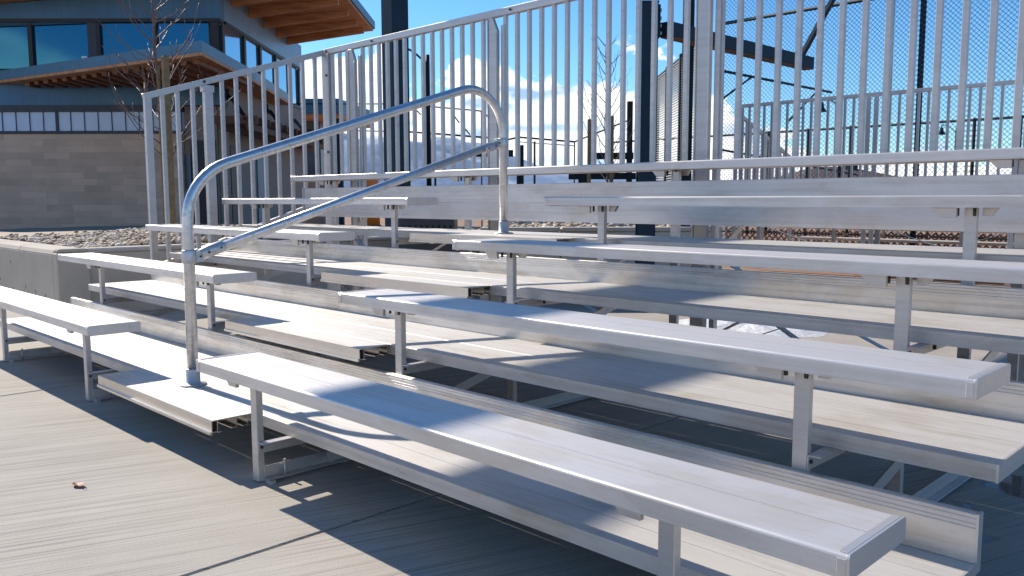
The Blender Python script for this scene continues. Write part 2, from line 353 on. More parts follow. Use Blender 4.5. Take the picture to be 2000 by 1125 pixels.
# toe boards behind each footboard
RZ=[(.176,.312),(.383,.507),(.588,.712)]
for i in range(3):
    y0=FY[i]+FW+.003; y1=y0+.026; za,zb=RZ[i]
    p=[(y0,za),(y0,zb-.034),(y0+.002,zb-.032),(y0+.002,zb-.029),(y0,zb-.027),(y0,zb-.024),(y0+.002,zb-.022),(y0+.002,zb-.019),(y0,zb-.017),(y0,zb-.012),(y0+.0015,zb-.010),(y0+.0015,zb-.008),(y0,zb-.006),(y0,zb-.002),(y0+.002,zb),(y1-.002,zb),(y1,zb-.002),(y1,za)]
    t=MB().prism(p,X0,XE).build('toe_board',M['riser'],bl)
    for x,sg in ((X0,-1),(XE,1)):
        MB().box(min(x,x+sg*.006),max(x,x+sg*.006),y0-.002,y1+.002,za-.002,zb+.0015).build('end_cap',M['cap'],t)
m=MB(); y0,y1=2.556,2.582
m.prism([(y0,.880),(y0,.996),(y0+.002,.998),(y0,1.0),(y0,1.116),(y0+.002,1.118),(y1,1.118),(y1,.880)],-3.46,XE)
t=m.build('back_board',M['seat'],bl)
MB().box(-3.468,-3.46,y0-.012,y1+.012,.876,1.121).build('end_cap',M['cap'],t)
MB().box(XE,XE+.008,y0-.004,y1+.004,.876,1.121).build('end_cap',M['cap'],t)
# hinged looking aisle treads, open hollow ends
AX=[(-1.165,.020),(-1.123,.087),(-1.207,.061),(-1.19,.05)]
for i in range(4):
    xa,xb=AX[i]; ya=Y[i]+.036; yb=FY[i]-.002; z=FZ[i]-.001
    m=MB()
    MB().box(xa,xb,ya+.0,yb,z-.0035,z).build('tread_skin',M['tread'],bl) if 0 else m.box(xa,xb,ya,yb,z-.0035,z-.0005)
    m.box(xa,xb,ya,ya+.003,z-.052,z-.0035)                         # nose face
    m.box(xa,xb,ya+.022,ya+.025,z-.046,z-.0035); m.box(xa,xb,ya+.003,ya+.022,z-.046,z-.043)
    m.box(xa,xb,ya-.007,ya+.001,z-.054,z-.043)                     # bright bottom lip
    m.box(xa,xb,ya+.025,ya+.038,z-.049,z-.046)
    for yy in (ya+.10,ya+.145): m.box(xa,xb,yy,yy+.003,z-.040,z-.0035); m.box(xa,xb,yy-.02,yy+.003,z-.043,z-.040)
    st=m.build('aisle_step',M['nose'],bl)
    MB().box(xa+.001,xb-.001,ya+.004,yb,z-.0004,z+.0006).build('tread',M['tread'],st)
    MB().box(xa+.012,xb-.012,ya+.0035,ya+.0215,z-.0425,z-.004).build('hollow_shade',M['hollow'],st)  # near-black block inside the tube, painting the shade of the hollow
    for x in (xa+.16,xb-.27): MB().prism([(x-.03,z-.047),(x+.07,z-.047),(x+.04,z-.062),(x,z-.062)],ya+.03,ya+.05,'y').build('clip',M['cast'],st)
# support frames: legs, sill on the ground, arms under the footboards, rear post and raker
for k in range(4):
    x=LEGS[0][k]
    fr=MB().box(x+.041,x+.075,.115,2.80,.012,.016).box(x+.041,x+.045,.115,2.80,.016,.06)
    xr=LEGS[2][k]
    fr=fr.build('support_frame',M['leg'],bl,.001,1)
    for i in range(5):
        xl=LEGS[i][k]; yf=Y[i]+.0935
        lz=0.004 if i<4 else .2
        top_z=Z[i]-T-.001
        lg=MB()
        lg.box(xl,xl+.041,yf,yf+.003,lz,top_z); lg.box(xl,xl+.003,yf+.003,yf+.026,lz,top_z); lg.box(xl+.038,xl+.041,yf+.003,yf+.026,lz,top_z)
        lg.box(xl+.003,xl+.038,yf+.023,yf+.026,lz,top_z)
        lg.build('leg',M['leg'],fr,.0012,1)
        if i<4:
            za=FZ[i]-T-.001
            MB().box(xl+.041,xl+.045,yf+.002,FY[i]+FW,za-.042,za).box(xl+.045,xl+.078,yf+.002,FY[i]+FW,za-.004,za).build('arm',M['leg'],fr,.001,1)
            MB().tube([(xl+.044,yf+.014,za-.02),(xl+.05,yf+.014,za-.02)],.006,6).build('bolt',M['bolt'],fr)
            for dy in (.10,.30): MB().tube([(xl+.06,FY[i]+dy,za-.03),(xl+.06,FY[i]+dy,za-.004)],.006,6).build('bolt',M['bolt'],fr)
    xx=x+.078
    rk=MB().beam((xx+.02,.35,.05),(xx+.02,2.60,.60),.006,.04).build('raker',M['leg'],fr)
    MB().box(x-.02,x+.09,.115,.135,.0,.012).tube([(x+.06,.19,.0),(x+.06,.19,.075)],.005,6).build('anchor',M['leg'],fr)
    MB().box(xr+.045,xr+.085,2.60,2.625,.01,1.17).build('rear_post',M['leg'],fr,.001,1)
m=MB()
for a,b_ in ((0,1),(1,2),(2,3)):
    xa=LEGS[3][a]+.06; xb=LEGS[3][b_]; 
    m.beam((xa,2.02,.06),((xa+xb)/2+.05,2.03,.55),.006,.04,(0,1,0)); m.beam((xb,2.02,.06),((xa+xb)/2-.05,2.036,.55),.006,.04,(0,1,0))
    m.beam((xa,2.64,.10),(xb,2.64,.80),.004,.04,(0,1,0)); m.beam((xa,2.65,.80),(xb,2.65,.10),.004,.04,(0,1,0))
m.build('cross_brace',M['leg'],bl)
for x in (-2.9,-1.2,.55,2.2): MB().beam((x,2.66,.70),(x+.16,2.72,.92),.006,.05,(0,1,0)).build('gusset_strut',M['rail'],bl)

# bent tube handrail in the aisle
hx=-.633; R_=.0245
def fillet(p,q,r,t,n=9):
    p,q,r=Vector(p),Vector(q),Vector(r); a=(p-q).normalized(); c=(r-q).normalized(); ang=a.angle(c)
    rad=t*math.tan(ang/2); cen=q+(a+c).normalized()*(rad/math.sin(ang/2))
    s0=q+a*t-cen; s1=q+c*t-cen; tot=s0.angle(s1); ax=s0.cross(s1).normalized()
    return [cen+Matrix.Rotation(tot*k/n,3,ax)@s0 for k in range(n+1)]
A=(hx,.262,FZ[0]); Bp=(hx,.268,1.127); Cp=(hx,2.203,1.734); D=(hx,2.21,FZ[3])
path=[A]+fillet(A,Bp,Cp,.20)+fillet(Bp,Cp,D,.33)+[D]
hr=MB().tube(path,R_,20).build('handrail',M['pipe'],bl)
MB().tube([(hx,.325,.779),(hx,2.13,1.342)],.0225,18).build('mid_rail',M['pipe'],hr)
for (yy,zz,sg) in ((.267,.772,1),(2.205,1.352,-1)):
    m=MB().tube([(hx,yy,zz-.03),(hx,yy,zz-.028),(hx,yy,zz+.028),(hx,yy,zz+.03)],[.029,.0315,.0315,.029],18)
    m.box(hx-.016,hx+.016,min(yy+sg*.025,yy+sg*.062),max(yy+sg*.025,yy+sg*.062),zz-.024,zz+.024)
    d=Vector((0,1.805,.563)).normalized()*sg
    p=Vector((hx,yy+sg*.062,zz+sg*.012))
    m.tube([p-d*.012,p+d*.02,p+d*.022,p+d*.10,p+d*.104],[.022,.026,.0275,.0275,.024],16)
    m.build('clamp',M['cast'],hr,.001,1)
    MB().tube([(hx+.012,yy+sg*.045,zz),(hx+.021,yy+sg*.045,zz)],.005,6).tube([(hx+.018,(p+d*.02).y,(p+d*.02).z),(hx+.029,(p+d*.02).y,(p+d*.02).z)],.006,6).tube([(hx+.018,(p+d*.08).y,(p+d*.08).z),(hx+.030,(p+d*.08).y,(p+d*.08).z)],.0045,6).build('bolt',M['bolt'],hr)
for (yy,zz) in ((.262,FZ[0]),(2.21,FZ[3])):
    MB().lathe((hx,yy,zz),[(.058,.001),(.058,.005),(.052,.008),(.034,.009),(.0305,.011),(.0305,.072),(.029,.075),(.025,.075)],24).build('flange',M['leg'],hr)

# ------------------------------------------------------------------ guard fence round the bleacher
gf=thing('guard_fence','tall silver picket guard fence bolted behind and beside the bleacher rows','fence',(-3.7,2.958,0))
GX=-3.70; GY=2.958
def ztop(y): return 1.838+.322*(y-1.318)
def zbot(y): return .831+.335*(y-2.311)
MB().beam((GX,1.318-.004,ztop(1.318)-.024),(GX,GY-.026,ztop(GY-.026)-.024),.045,.048).build('top_rail',M['rail'],gf,.003)
MB().beam((GX,1.36,zbot(1.36)-.02),(GX,GY-.026,zbot(GY-.026)-.02),.04,.04).build('bottom_rail',M['rail'],gf,.003)
MB().box(GX-.02,GX+.02,1.318,1.372,.40,ztop(1.318)-.02).build('post',M['rail'],gf,.003)
MB().box(GX-.026,GX+.03,1.80,1.868,.35,ztop(1.8)-.05).box(GX-.03,GX+.033,1.785,1.88,ztop(1.8)-.10,ztop(1.8)-.045).build('post',M['rail'],gf,.003)
for y in (1.445,1.567,1.692,1.944,2.07,2.194,2.322,2.448,2.577,2.705,2.83):
    MB().box(GX-.014,GX+.014,y,y+.03,zbot(y)-.03,ztop(y)-.03).build('picket',M['rail'],gf,.002,1)
zr=2.366
MB().box(GX-.025,3.3,GY-.024,GY+.024,zr-.05,zr).build('top_rail',M['rail'],gf,.003)
MB().box(GX-.025,3.3,GY-.018,GY+.018,1.195,1.237).build('bottom_rail',M['rail'],gf,.003)
MB().box(GX-.025,GX+.022,GY-.025,GY+.022,.1,zr-.05).build('post',M['rail'],gf,.003)
MB().box(GX+.03,GX+.085,GY-.03,GY+.012,.1,zr-.05).build('post',M['rail'],gf,.003)
def fpost(x):
    p=MB().prism([(x,.1),(x+.098,.1),(x+.098,zr-.16),(x+.05,zr-.06),(x,zr-.06)],GY-.052,GY-.026,'y')
    p.box(x,x+.010,GY-.060,GY-.0525,.1,zr-.07); p.box(x+.088,x+.098,GY-.060,GY-.0525,.1,zr-.17); p.box(x+.112,x+.145,GY-.03,GY+.012,.1,zr-.12); return p.build('post',M['rail'],gf,.002,1)
for x in (-3.264,-1.506,.237,1.99): fpost(x)
for x in (GX+.055,-2.95,-1.3,.3): MB().tube([(x,GY-.036,zr-.025),(x,GY-.02,zr-.025)],.008,8).build('bolt',M['bolt'],gf)
for z in (2.13,1.45): MB().tube([(GX+.058,GY-.038,z),(GX+.058,GY-.028,z)],.011,8).build('bolt',M['bolt'],gf)
MB().tube([(GX+.022,1.80,ztop(1.80)-.02),(GX+.030,1.80,ztop(1.8)-.02)],.011,8).build('bolt',M['bolt'],gf)
k=0
while True:
    x=-3.585+.1165*k; k+=1
    if x>3.25: break
    if any(abs(x-(q+.05))<.075 for q in (-3.264,-1.506,.237,1.99)) : continue
    MB().box(x-.014,x+.014,GY-.014,GY+.014,1.237,zr-.05).build('picket',M['rail'],gf,.002,1)

# second guard fence: the back of another bleacher that faces the far field
G2Y=9.77; G2X=-3.51; z2=2.375
g2=thing('guard_fence','farther silver picket guard fence whose side rail slopes down to the field','fence',(G2X,G2Y,0))
MB().box(G2X,3.4,G2Y-.024,G2Y+.024,z2-.05,z2).build('top_rail',M['rail'],g2,.003)
MB().box(G2X,3.4,G2Y-.018,G2Y+.018,1.16,1.20).build('bottom_rail',M['rail'],g2,.003)
G2P=(G2X+.0,G2X+.09,-1.60,-1.50,.12,.22,1.86,1.96)
for x in G2P: MB().box(x-.02,x+.04,G2Y-.04,G2Y-.025,0,z2-.05).box(x-.02,x-.012,G2Y-.0245,G2Y+.02,0,z2-.05).build('post',M['rail'],g2,.002,1)
for k in range(58):
    x=G2X+.2+.1165*k
    if x>3.35: break
    if any(abs(x-q)<.06 for q in G2P): continue
    MB().box(x-.014,x+.014,G2Y-.014,G2Y+.014,1.20,z2-.05).build('picket',M['rail'],g2)
def z2s(y): return 2.29-.36*(y-9.77)
MB().beam((G2X,9.80,z2s(9.80)-.025),(G2X,11.5,z2s(11.5)-.025),.04,.05).build('top_rail',M['rail'],g2,.003)
for k in range(13):
    y=9.92+.1165*k; MB().box(G2X-.014,G2X+.014,y,y+.028,max(.05,z2s(y)-1.05),z2s(y)-.04).build('picket',M['rail'],g2)
for y in (10.55,11.45): MB().box(G2X-.025,G2X+.025,y,y+.05,0,z2s(y)-.03).build('post',M['rail'],g2,.002,1)
s2=thing('bleacher','second aluminium bleacher behind the first, only its braced back showing','bleacher',(-.5,10.2,0))
for i in range(4):
    zt=1.2246-.2*i; y=10.0+.63*i
    MB().box(G2X+.1,3.3,y,y+.2433,zt-.044,zt).build('seat',M['seat'],s2,.004)
    if i<3: MB().box(G2X+.1,3.3,y+.28,y+.60,zt-.66+.2,zt-.62+.2).build('footboard',M['tread'],s2,.004)
for k in range(4):
    xa=G2X+.3+1.72*k
    MB().beam((xa,9.90,.66),(xa+1.72,9.90,.12),.006,.05,(0,1,0)).build('cross_brace',M['leg'],s2); MB().beam((xa,9.912,.12),(xa+1.72,9.912,.66),.006,.05,(0,1,0)).build('cross_brace',M['leg'],s2)
for k in range(5): MB().box(G2X+.27+1.72*k,G2X+.33+1.72*k,9.93,9.97,0,1.18).build('leg',M['leg'],s2,.002,1)
for k in range(4): MB().box(G2X+1.1+1.72*k,G2X+1.14+1.72*k,10.6,10.65,0,1.0).build('leg',M['leg'],s2,.002,1)
# ------------------------------------------------------------------ planter wall, stones, sapling
rw=thing('retaining_wall','cast concrete planter wall with a chamfered cap left of the bleacher','wall',(-4.80,.97,0))
WX,WY=-4.79,.96
for k in range(5):      # panels towards the left, V joints between
    a=WX-.13-(k+1)*1.95; b_=WX-.13-k*1.95
    MB().box(a+.008,b_-.010,WY,WY+.26,0,.555).build('panel',M['wallc'],rw,.008,1)
    q=[(WY,.555),(WY+.02,.59),(WY+.05,.602),(WY+.24,.602),(WY+.26,.59),(WY+.26,.555)]
    for h in range(2): MB().prism(q,a+.006+h*.975,a+.969+h*.975).build('cap',M['wallc'],rw,.003,1)
MB().box(WX-.126,WX,WY-.004,WY+.262,0,.57).build('pillar',M['wallc'],rw,.01,1)
MB().box(WX-.126,WX-.01,WY+.01,WY+.25,.572,.606).build('cap',M['wallc'],rw,.02,2)
for k in range(3):
    a=WY+.265+k*2.3; b_=a+2.3
    MB().box(WX-.22,WX-.045,a,b_-.012,0,.56).box(WX-.22,WX-.03,b_-.012,b_+.06,0,.56).build('panel',M['wallc'],rw,.006,1)
    MB().prism([(WX-.235,.562),(WX-.03,.562),(WX-.035,.585),(WX-.06,.60),(WX-.22,.60),(WX-.235,.585)],a,b_-.006,'y').build('cap',M['wallc'],rw,.003,1)
holes=MB()
for (x,z) in ((-6.2,.43),(-6.15,.17),(-5.75,.22),(-5.45,.20),(-5.17,.18),(-6.6,.24)):
    holes.box(x-.005,x+.006,WY-.0015,WY+.004,z-.014,z+.014)
holes.build('tie_hole',M['hollow'],rw)
def mound(x,y): return .54+.16*math.exp(-(((x+6.3)/1.8)**2+((y-3.4)/1.9)**2))+.03*noise.noise((x*1.3,y*1.3,0))
g=MB(); tone=g.bm.verts.layers.float.new('tone')
nx,ny=60,44
x_a,x_b,y_a,y_b=-14,WX-.2,WY+.25,8.0
V=[[g.bm.verts.new((x_a+(x_b-x_a)*i/nx,y_a+(y_b-y_a)*j/ny,mound(x_a+(x_b-x_a)*i/nx,y_a+(y_b-y_a)*j/ny)-.02)) for i in range(nx+1)] for j in range(ny+1)]
for r in V:
    for v in r: v[tone]=.15
for j in range(ny):
    for i in range(nx): g.bm.faces.new((V[j][i],V[j][i+1],V[j+1][i+1],V[j+1][i]))
def scatter(g,tone,count,fn,smin,smax):
    ico=bmesh.new(); bmesh.ops.create_icosphere(ico,subdivisions=1,radius=1); base=[v.co.copy() for v in ico.verts]; fc=[[v.index for v in f.verts] for f in ico.faces]; ico.free()
    for _ in range(count):
        x,y,z=fn(); s=random.uniform(smin,smax); t=random.random()
        rot=Matrix.Rotation(random.uniform(0,6.28),3,'Z')@Matrix.Rotation(random.uniform(-.4,.4),3,'X')
        sc=Vector((s*random.uniform(.8,1.4),s*random.uniform(.7,1.1),s*random.uniform(.45,.8)))
        vs=[]
        for c in base:
            q=rot@Vector((c.x*sc.x,c.y*sc.y,c.z*sc.z))*(1+random.uniform(-.12,.12))
            v=g.bm.verts.new((x+q.x,y+q.y,z+q.z)); v[tone]=t; vs.append(v)
        for f in fc:
            ff=g.bm.faces.new([vs[i] for i in f]); ff.smooth=True
def pl():
    while True:
        x=WX-.24-abs(random.gauss(0,1.6)); y=WY+.3+random.random()**1.0*6
        if x>-10.5: return x,y,mound(x,y)+random.uniform(-.015,.02)
scatter(g,tone,17000,pl,.014,.040)
tag(g.build('gravel',M['stones']),'tan river stones heaped in the planter','gravel',kind='stuff')

def stake(px,v,z0,z1,w,label,grp=None):
    o=B(at(px,420 if v<12 else 340,v)[0],v,0)
    m=MB().box(o[0]-w/2,o[0]+w/2,o[1]-w/2,o[1]+w/2,z0,z1-.01).box(o[0]-w/2+.012,o[0]+w/2-.012,o[1]-w/2+.012,o[1]+w/2-.012,z1-.01,z1)
    return tag(m.build('wooden_stake',M['stake'],None,.006,1),label,'stake',grp)
stake(336,9.0,.5,2.52,.062,'thick squared timber stake beside the sapling by the block building','stakes holding the young trees')
stake(321.5,9.15,.5,2.45,.030,'thin timber stake next to the thick one at the planter sapling','stakes holding the young trees')
def sapling(name,label,base,h,lean,nb,spread,r0,seed,low=.35,up=.5):
    rnd=random.Random(seed); t=thing(name,label,'tree',base,'young bare trees')
    bp=Vector(base); tr=[bp+Vector((lean*h*s**1.4+.012*math.sin(s*9),.01*math.sin(7*s),h*s)) for s in [i/14 for i in range(15)]]
    MB().tube(tr,[r0*(1-.85*i/14) for i in range(15)],7).build('trunk',M['bark'],t)
    m=MB()
    for k in range(nb):
        s=low+(1-low)*(k+.5)/nb; i=int(s*14); p=tr[i].lerp(tr[min(i+1,14)],s*14-i)
        a=k*2.399+rnd.uniform(-.5,.5); ln=spread*(1.15-.75*s)*rnd.uniform(.6,1.25)
        d=Vector((math.cos(a),math.sin(a),up+rnd.uniform(-.25,.3))).normalized()
        pts=[p]; q=p
        for j in range(7):
            d=(d+Vector((rnd.uniform(-.14,.14),rnd.uniform(-.14,.14),rnd.uniform(.0,.14)))).normalized(); q=q+d*ln/7; pts.append(q)
            if j>0 and rnd.random()<.75:
                e=(d+Vector((rnd.uniform(-.8,.8),rnd.uniform(-.8,.8),rnd.uniform(-.2,.7)))).normalized(); w=[q]
                for jj in range(3):
                    e=(e+Vector((rnd.uniform(-.2,.2),rnd.uniform(-.2,.2),.08))).normalized(); w.append(w[-1]+e*ln*.11*rnd.uniform(.7,1.3))
                m.tube(w,[r0*.16,r0*.14,r0*.12,r0*.09],4)
        m.tube(pts,[r0*(.34-.028*j) for j in range(8)],5)
    m.build('branches',M['bark'],t); return t
o=B(-3.71,9.1,.55); sapling('sapling','bare sapling with reddish glossy twigs in the stone planter',o,3.6,-.05,50,.85,.022,5,.22)
o=B(1.82,16,.0); sapling('sapling','bare sapling far off behind the guard fence, between two stakes',o,3.9,-.03,26,1.0,.028,11,.3,.9)
stake(1150.5,16,0,2.51,.055,'dark weathered stake left of the far sapling','stakes holding the young trees')
stake(1194,16,0,2.565,.06,'olive brown stake at the right of the far sapling','stakes holding the young trees')

# ------------------------------------------------------------------ the block and metal building
bd=thing('building','block and dark metal clubhouse with tinted windows and timber soffits','building',B(-9,20.5,0))
FU,SU=-24.0,-6.72        # far left end and the right corner of the front
def front(m): return uv_from(m,lambda p:(bu(p),p[2]))
def side(m): return uv_from(m,lambda p:(bv(p),p[2]))
def plate(u0,u1,v0,v1,z0,z1,name,mat,uv=None,par=None,bev=0):
    o=MB().fbox(u0,u1,v0,v1,z0,z1).build(name,mat,par or bd,bev,1)
    if uv=='f': front(o)
    elif uv=='s': side(o)
    return o
zB=2.56
plate(FU,-7.77,20.0,20.3,-.05,zB,'block_wall',M['brick'],'f')
plate(FU,-7.72,19.97,20.28,zB+.003,zB+.07,'trim',M['siding_trim'])
pf=plate(FU,-7.72,20.03,20.2,zB+.073,zB+.51,'frosted_band',M['frosted'])
for k in range(20):
    u=-7.75-.32*k; w=.006 if k%9 else .035
    MB().fbox(u-w,u+w,20.005,20.035,zB+.073,zB+.51).build('mullion',M['siding_trim'],pf)
plate(FU,-7.72,19.95,20.28,zB+.513,zB+.66,'trim',M['siding_trim'])
plate(FU,SU-.02,20.0,20.3,zB+.663,4.06,'siding',M['siding'],'f')
# upper window band
plate(FU,SU-.3,20.06,20.2,4.063,5.10,'window',M['glass'])
wi=[o for o in bd.children if o.name.startswith('window')][0]
plate(FU,SU+.01,19.96,20.2,5.103,5.18,'window_frame',M['dark'],None,wi)
for u,w in ((-11.135,.10),(-9.70,.20),(-9.555,.085),(-8.245,.075),(-6.86,.19)):
    plate(u-w/2,u+w/2,19.985,20.055,4.063,5.10,'window_frame',M['dark'] if w<.2 else M['siding_trim'],None,wi)
plate(FU,SU-.02,20.0,20.3,3.99,4.0595,'sill',M['siding_trim'],None)
def zro(u): return 5.90+.075*(u-SU)
def roofed(u0,u1,v0,v1,z0,name,mat,uv):
    o=MB().hexa([B(u0,v0,z0),B(u1,v0,z0),B(u1,v1,z0),B(u0,v1,z0),B(u0,v0,zro(u0)),B(u1,v0,zro(u1)),B(u1,v1,zro(u1)),B(u0,v1,zro(u0))]).build(name,mat,bd)
    return front(o) if uv=='f' else side(o)
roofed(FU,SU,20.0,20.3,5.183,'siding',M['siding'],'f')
# right hand return wall
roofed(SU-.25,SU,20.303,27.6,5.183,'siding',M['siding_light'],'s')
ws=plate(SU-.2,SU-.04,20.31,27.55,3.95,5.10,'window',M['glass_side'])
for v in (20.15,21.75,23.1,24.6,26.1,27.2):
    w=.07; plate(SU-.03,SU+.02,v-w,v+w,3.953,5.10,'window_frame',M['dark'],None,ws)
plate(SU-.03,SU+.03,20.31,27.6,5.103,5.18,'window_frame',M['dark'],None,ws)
plate(SU-.03,SU+.03,20.31,27.6,3.87,3.947,'sill',M['siding_trim'])
plate(SU-.25,SU,20.303,27.6,-.05,3.865,'stucco_wall',M['stucco'],'s')
plate(-7.76,SU-.26,20.25,20.5,-.05,3.97,'stucco_wall',M['stucco'])
dr=plate(-7.6,-7.02,20.2,20.247,-.02,2.42,'door',M['dark'])
plate(-7.74,-7.62,20.2,20.247,1.3,2.1,'louver',M['siding_light'])
pd=plate(SU+.002,SU+.03,22.4,23.4,-.02,2.12,'door',M['fascia'])
plate(SU+.031,SU+.05,23.25,23.30,.95,1.1,'handle',M['dark'],None,pd)
# dark service opening on the return wall
plate(SU+.002,SU+.02,20.33,20.7,-.02,2.30,'door',M['dark'])
# main roof with timber soffit and beams
m=MB(); EU=-4.20
c=[(FU,18.9),(EU,18.9),(EU,23.0),(EU,26.3),(FU,28.2)]
low=[g_ for g_ in c]
vb=[m.bm.verts.new(B(u,v,zro(u)+.02)) for u,v in c]; vt=[m.bm.verts.new(B(u,v,zro(u)+.08)) for u,v in c]
m.bm.faces.new(vb[::-1]); m.bm.faces.new(vt)
for i in range(5): m.bm.faces.new((vb[i],vb[(i+1)%5],vt[(i+1)%5],vt[i]))
so=uv_from(m.build('soffit',M['timber'],bd),lambda p:(bu(p),bv(p)))
m=MB()
vb=[m.bm.verts.new(B(u,v,zro(u)+.083)) for u,v in c]; vt=[m.bm.verts.new(B(u,v,zro(u)+.30)) for u,v in c]
c2=[(u+(.05 if u>FU else 0),v+(.05 if v>20 else -.05)) for u,v in c]
for V_,zz in ((vb,.083),(vt,.30)):
    for vv,(u,v) in zip(V_,c2): vv.co=Vector(B(u,v,zro(u)+zz))
m.bm.faces.new(vb[::-1]); m.bm.faces.new(vt)
for i in range(5): m.bm.faces.new((vb[i],vb[(i+1)%5],vt[(i+1)%5],vt[i]))
m.build('roof',M['fascia'],bd)
for v in (19.6,20.9,22.2,23.5,24.8,25.9):
    ue=EU-.22
    bmw=MB().hexa([B(SU+.003,v-.07,zro(SU)-.26),B(ue-.0,v-.07,zro(ue)-.10),B(ue,v+.07,zro(ue)-.10),B(SU+.003,v+.07,zro(SU)-.26),B(SU+.003,v-.07,zro(SU)+.018),B(ue,v-.07,zro(ue)+.018),B(ue,v+.07,zro(ue)+.018),B(SU+.003,v+.07,zro(SU)+.018)])
    uv_from(bmw.build('rafter',M['timber'],so),lambda p:(bu(p),p[2]))
# canopy wrapping the corner between the storeys
m=MB(); cz=3.70; cc=[(-12.15,19.99),(-11.75,19.74),(-5.77,16.08),(-5.92,19.93),(-6.3,24.5),(SU+.002,24.5),(SU+.002,19.99)]
def slab(m,pts,z0,z1):
    a=[m.bm.verts.new(B(u,v,z0)) for u,v in pts]; b_=[m.bm.verts.new(B(u,v,z1)) for u,v in pts]
    m.bm.faces.new(a[::-1]); m.bm.faces.new(b_)
    for i in range(len(pts)): m.bm.faces.new((a[i],a[(i+1)%len(pts)],b_[(i+1)%len(pts)],b_[i]))
slab(m,cc,cz,cz+.06); cs=uv_from(m.build('canopy_soffit',M['timber'],bd),lambda p:(bu(p),bv(p)))
m=MB(); slab(m,cc,cz+.063,cz+.27); m.build('canopy',M['fascia'],bd)
for k in range(17):
    u=-11.0+.31*k; v0=19.74-(u+11.75)*.612
    uv_from(MB().fbox(u-.05,u+.05,v0+.25,19.98,cz-.09,cz-.002).build('canopy_joist',M['wood_mid'],cs),lambda p:(bv(p),p[2]))
plate(-9.98,-9.85,20.02,20.056,4.2,4.34,'sign_tag',M['label'],None)
# trellis of timber joists over the doors on the return wall, hung on rods
tz=2.68
MB().fbox(SU+.85,SU+.95,18.9,28.0,tz-.12,tz+.02).fbox(SU+.25,SU+.35,18.9,28.0,tz-.12,tz+.02).build('trellis_beam',M['wood_dark'],bd)
for k in range(18):
    v=19.1+.5*k; MB().fbox(SU+.005,SU+1.05,v-.045,v+.045,tz+.023,tz+.2).build('trellis_joist',M['wood_dark'],bd)
for v in (20.3,23.5,26.2):
    MB().beam(B(SU+.02,v,3.5),B(SU+.8,v-1.3,tz+.12),.04,.04).beam(B(SU+.02,v+.25,3.5),B(SU+.8,v-1.1,tz+.12),.04,.04).fbox(SU+.002,SU+.06,v-.06,v+.32,3.38,3.62).build('hanger_rod',M['dark'],bd)

# ------------------------------------------------------------------ steel posts and beams
def ibeam(m,a,b_,w,h,t=.02):
    a=Vector(a);b_=Vector(b_); d=(b_-a).normalized(); up=Vector((0,0,1)) if abs(d.z)<.9 else Vector((VX,VY,0))
    sd=d.cross(up).normalized(); u=sd.cross(d).normalized()
    m.beam(a+u*(h/2-t/2),b_+u*(h/2-t/2),w,t,u); m.beam(a-u*(h/2-t/2),b_-u*(h/2-t/2),w,t,u); m.beam(a,b_,t,h-2*t,u); return m
cp=thing('canopy_post','thick dark blue steel column rising out of view above the corner of the fence','post',(-6.48,5.83,0))
px,py=-6.48,5.83
MB().box(px-.10,px+.14,py-.13,py+.15,0.02,5.9).build('column',M['steel'],cp,.004,1)
MB().box(px-.24,px+.24,py-.24,py+.24,0,.02).build('base_plate',M['steel'],cp)
MB().beam((px,py+.3,5.72),(px+.0,-2.2,5.72),.40,.16).build('overhead_beam',M['steel'],cp,.004,1)
px,py=-1.652,5.03
c2=thing('steel_frame','shorter dark steel column with a bolted plate carrying a long dark beam','post',(px,py,0))
q=lambda u,w: (px+u*UX+w*VX, py+u*UY+w*VY)
def sbox(u0,u1,v0,v1,z0,z1): 
    return MB().hexa([(*q(a,b_),z) for z in (z0,z1) for a,b_ in ((u0,v0),(u1,v0),(u1,v1),(u0,v1))])
m=sbox(-.08,.08,-.08,-.07,0,2.76); m.hexa([(*q(a,b_),z) for z in (0,2.76) for a,b_ in ((-.08,.07),(.08,.07),(.08,.08),(-.08,.08))]); m.hexa([(*q(a,b_),z) for z in (0,2.76) for a,b_ in ((-.006,-.0695),(.006,-.0695),(.006,.0695),(-.006,.0695))])
m.build('column',M['steel'],c2,.002,1)
sbox(-.085,.085,-.085,.085,2.762,2.775).build('cap_plate',M['steel'],c2)
sbox(.081,.10,-.07,.10,2.46,2.745).build('bolt_plate',M['black'],c2)
for z in (2.50,2.565,2.63,2.70):
    for dv in (-.03,.06):
        e=q(.10,dv); f=q(.115,dv); MB().tube([(*e,z),(*f,z)],.017,6).build('bolt',M['cast'],c2)
bx=px+.10
MB().box(bx-.06,bx+.06,py+.12,7.97,2.482,2.608).build('beam',M['steel'],c2,.003,1)
MB().box(bx-.055,bx+.055,py+.13,7.96,2.472,2.480).build('beam_lit_tint',M['wood_dark'],c2)  # timber-brown strip paints the orange light on the beam's underside
MB().beam((bx,7.77,2.60),(bx,9.3,4.13),.045,.055).build('strut',M['black'],c2)
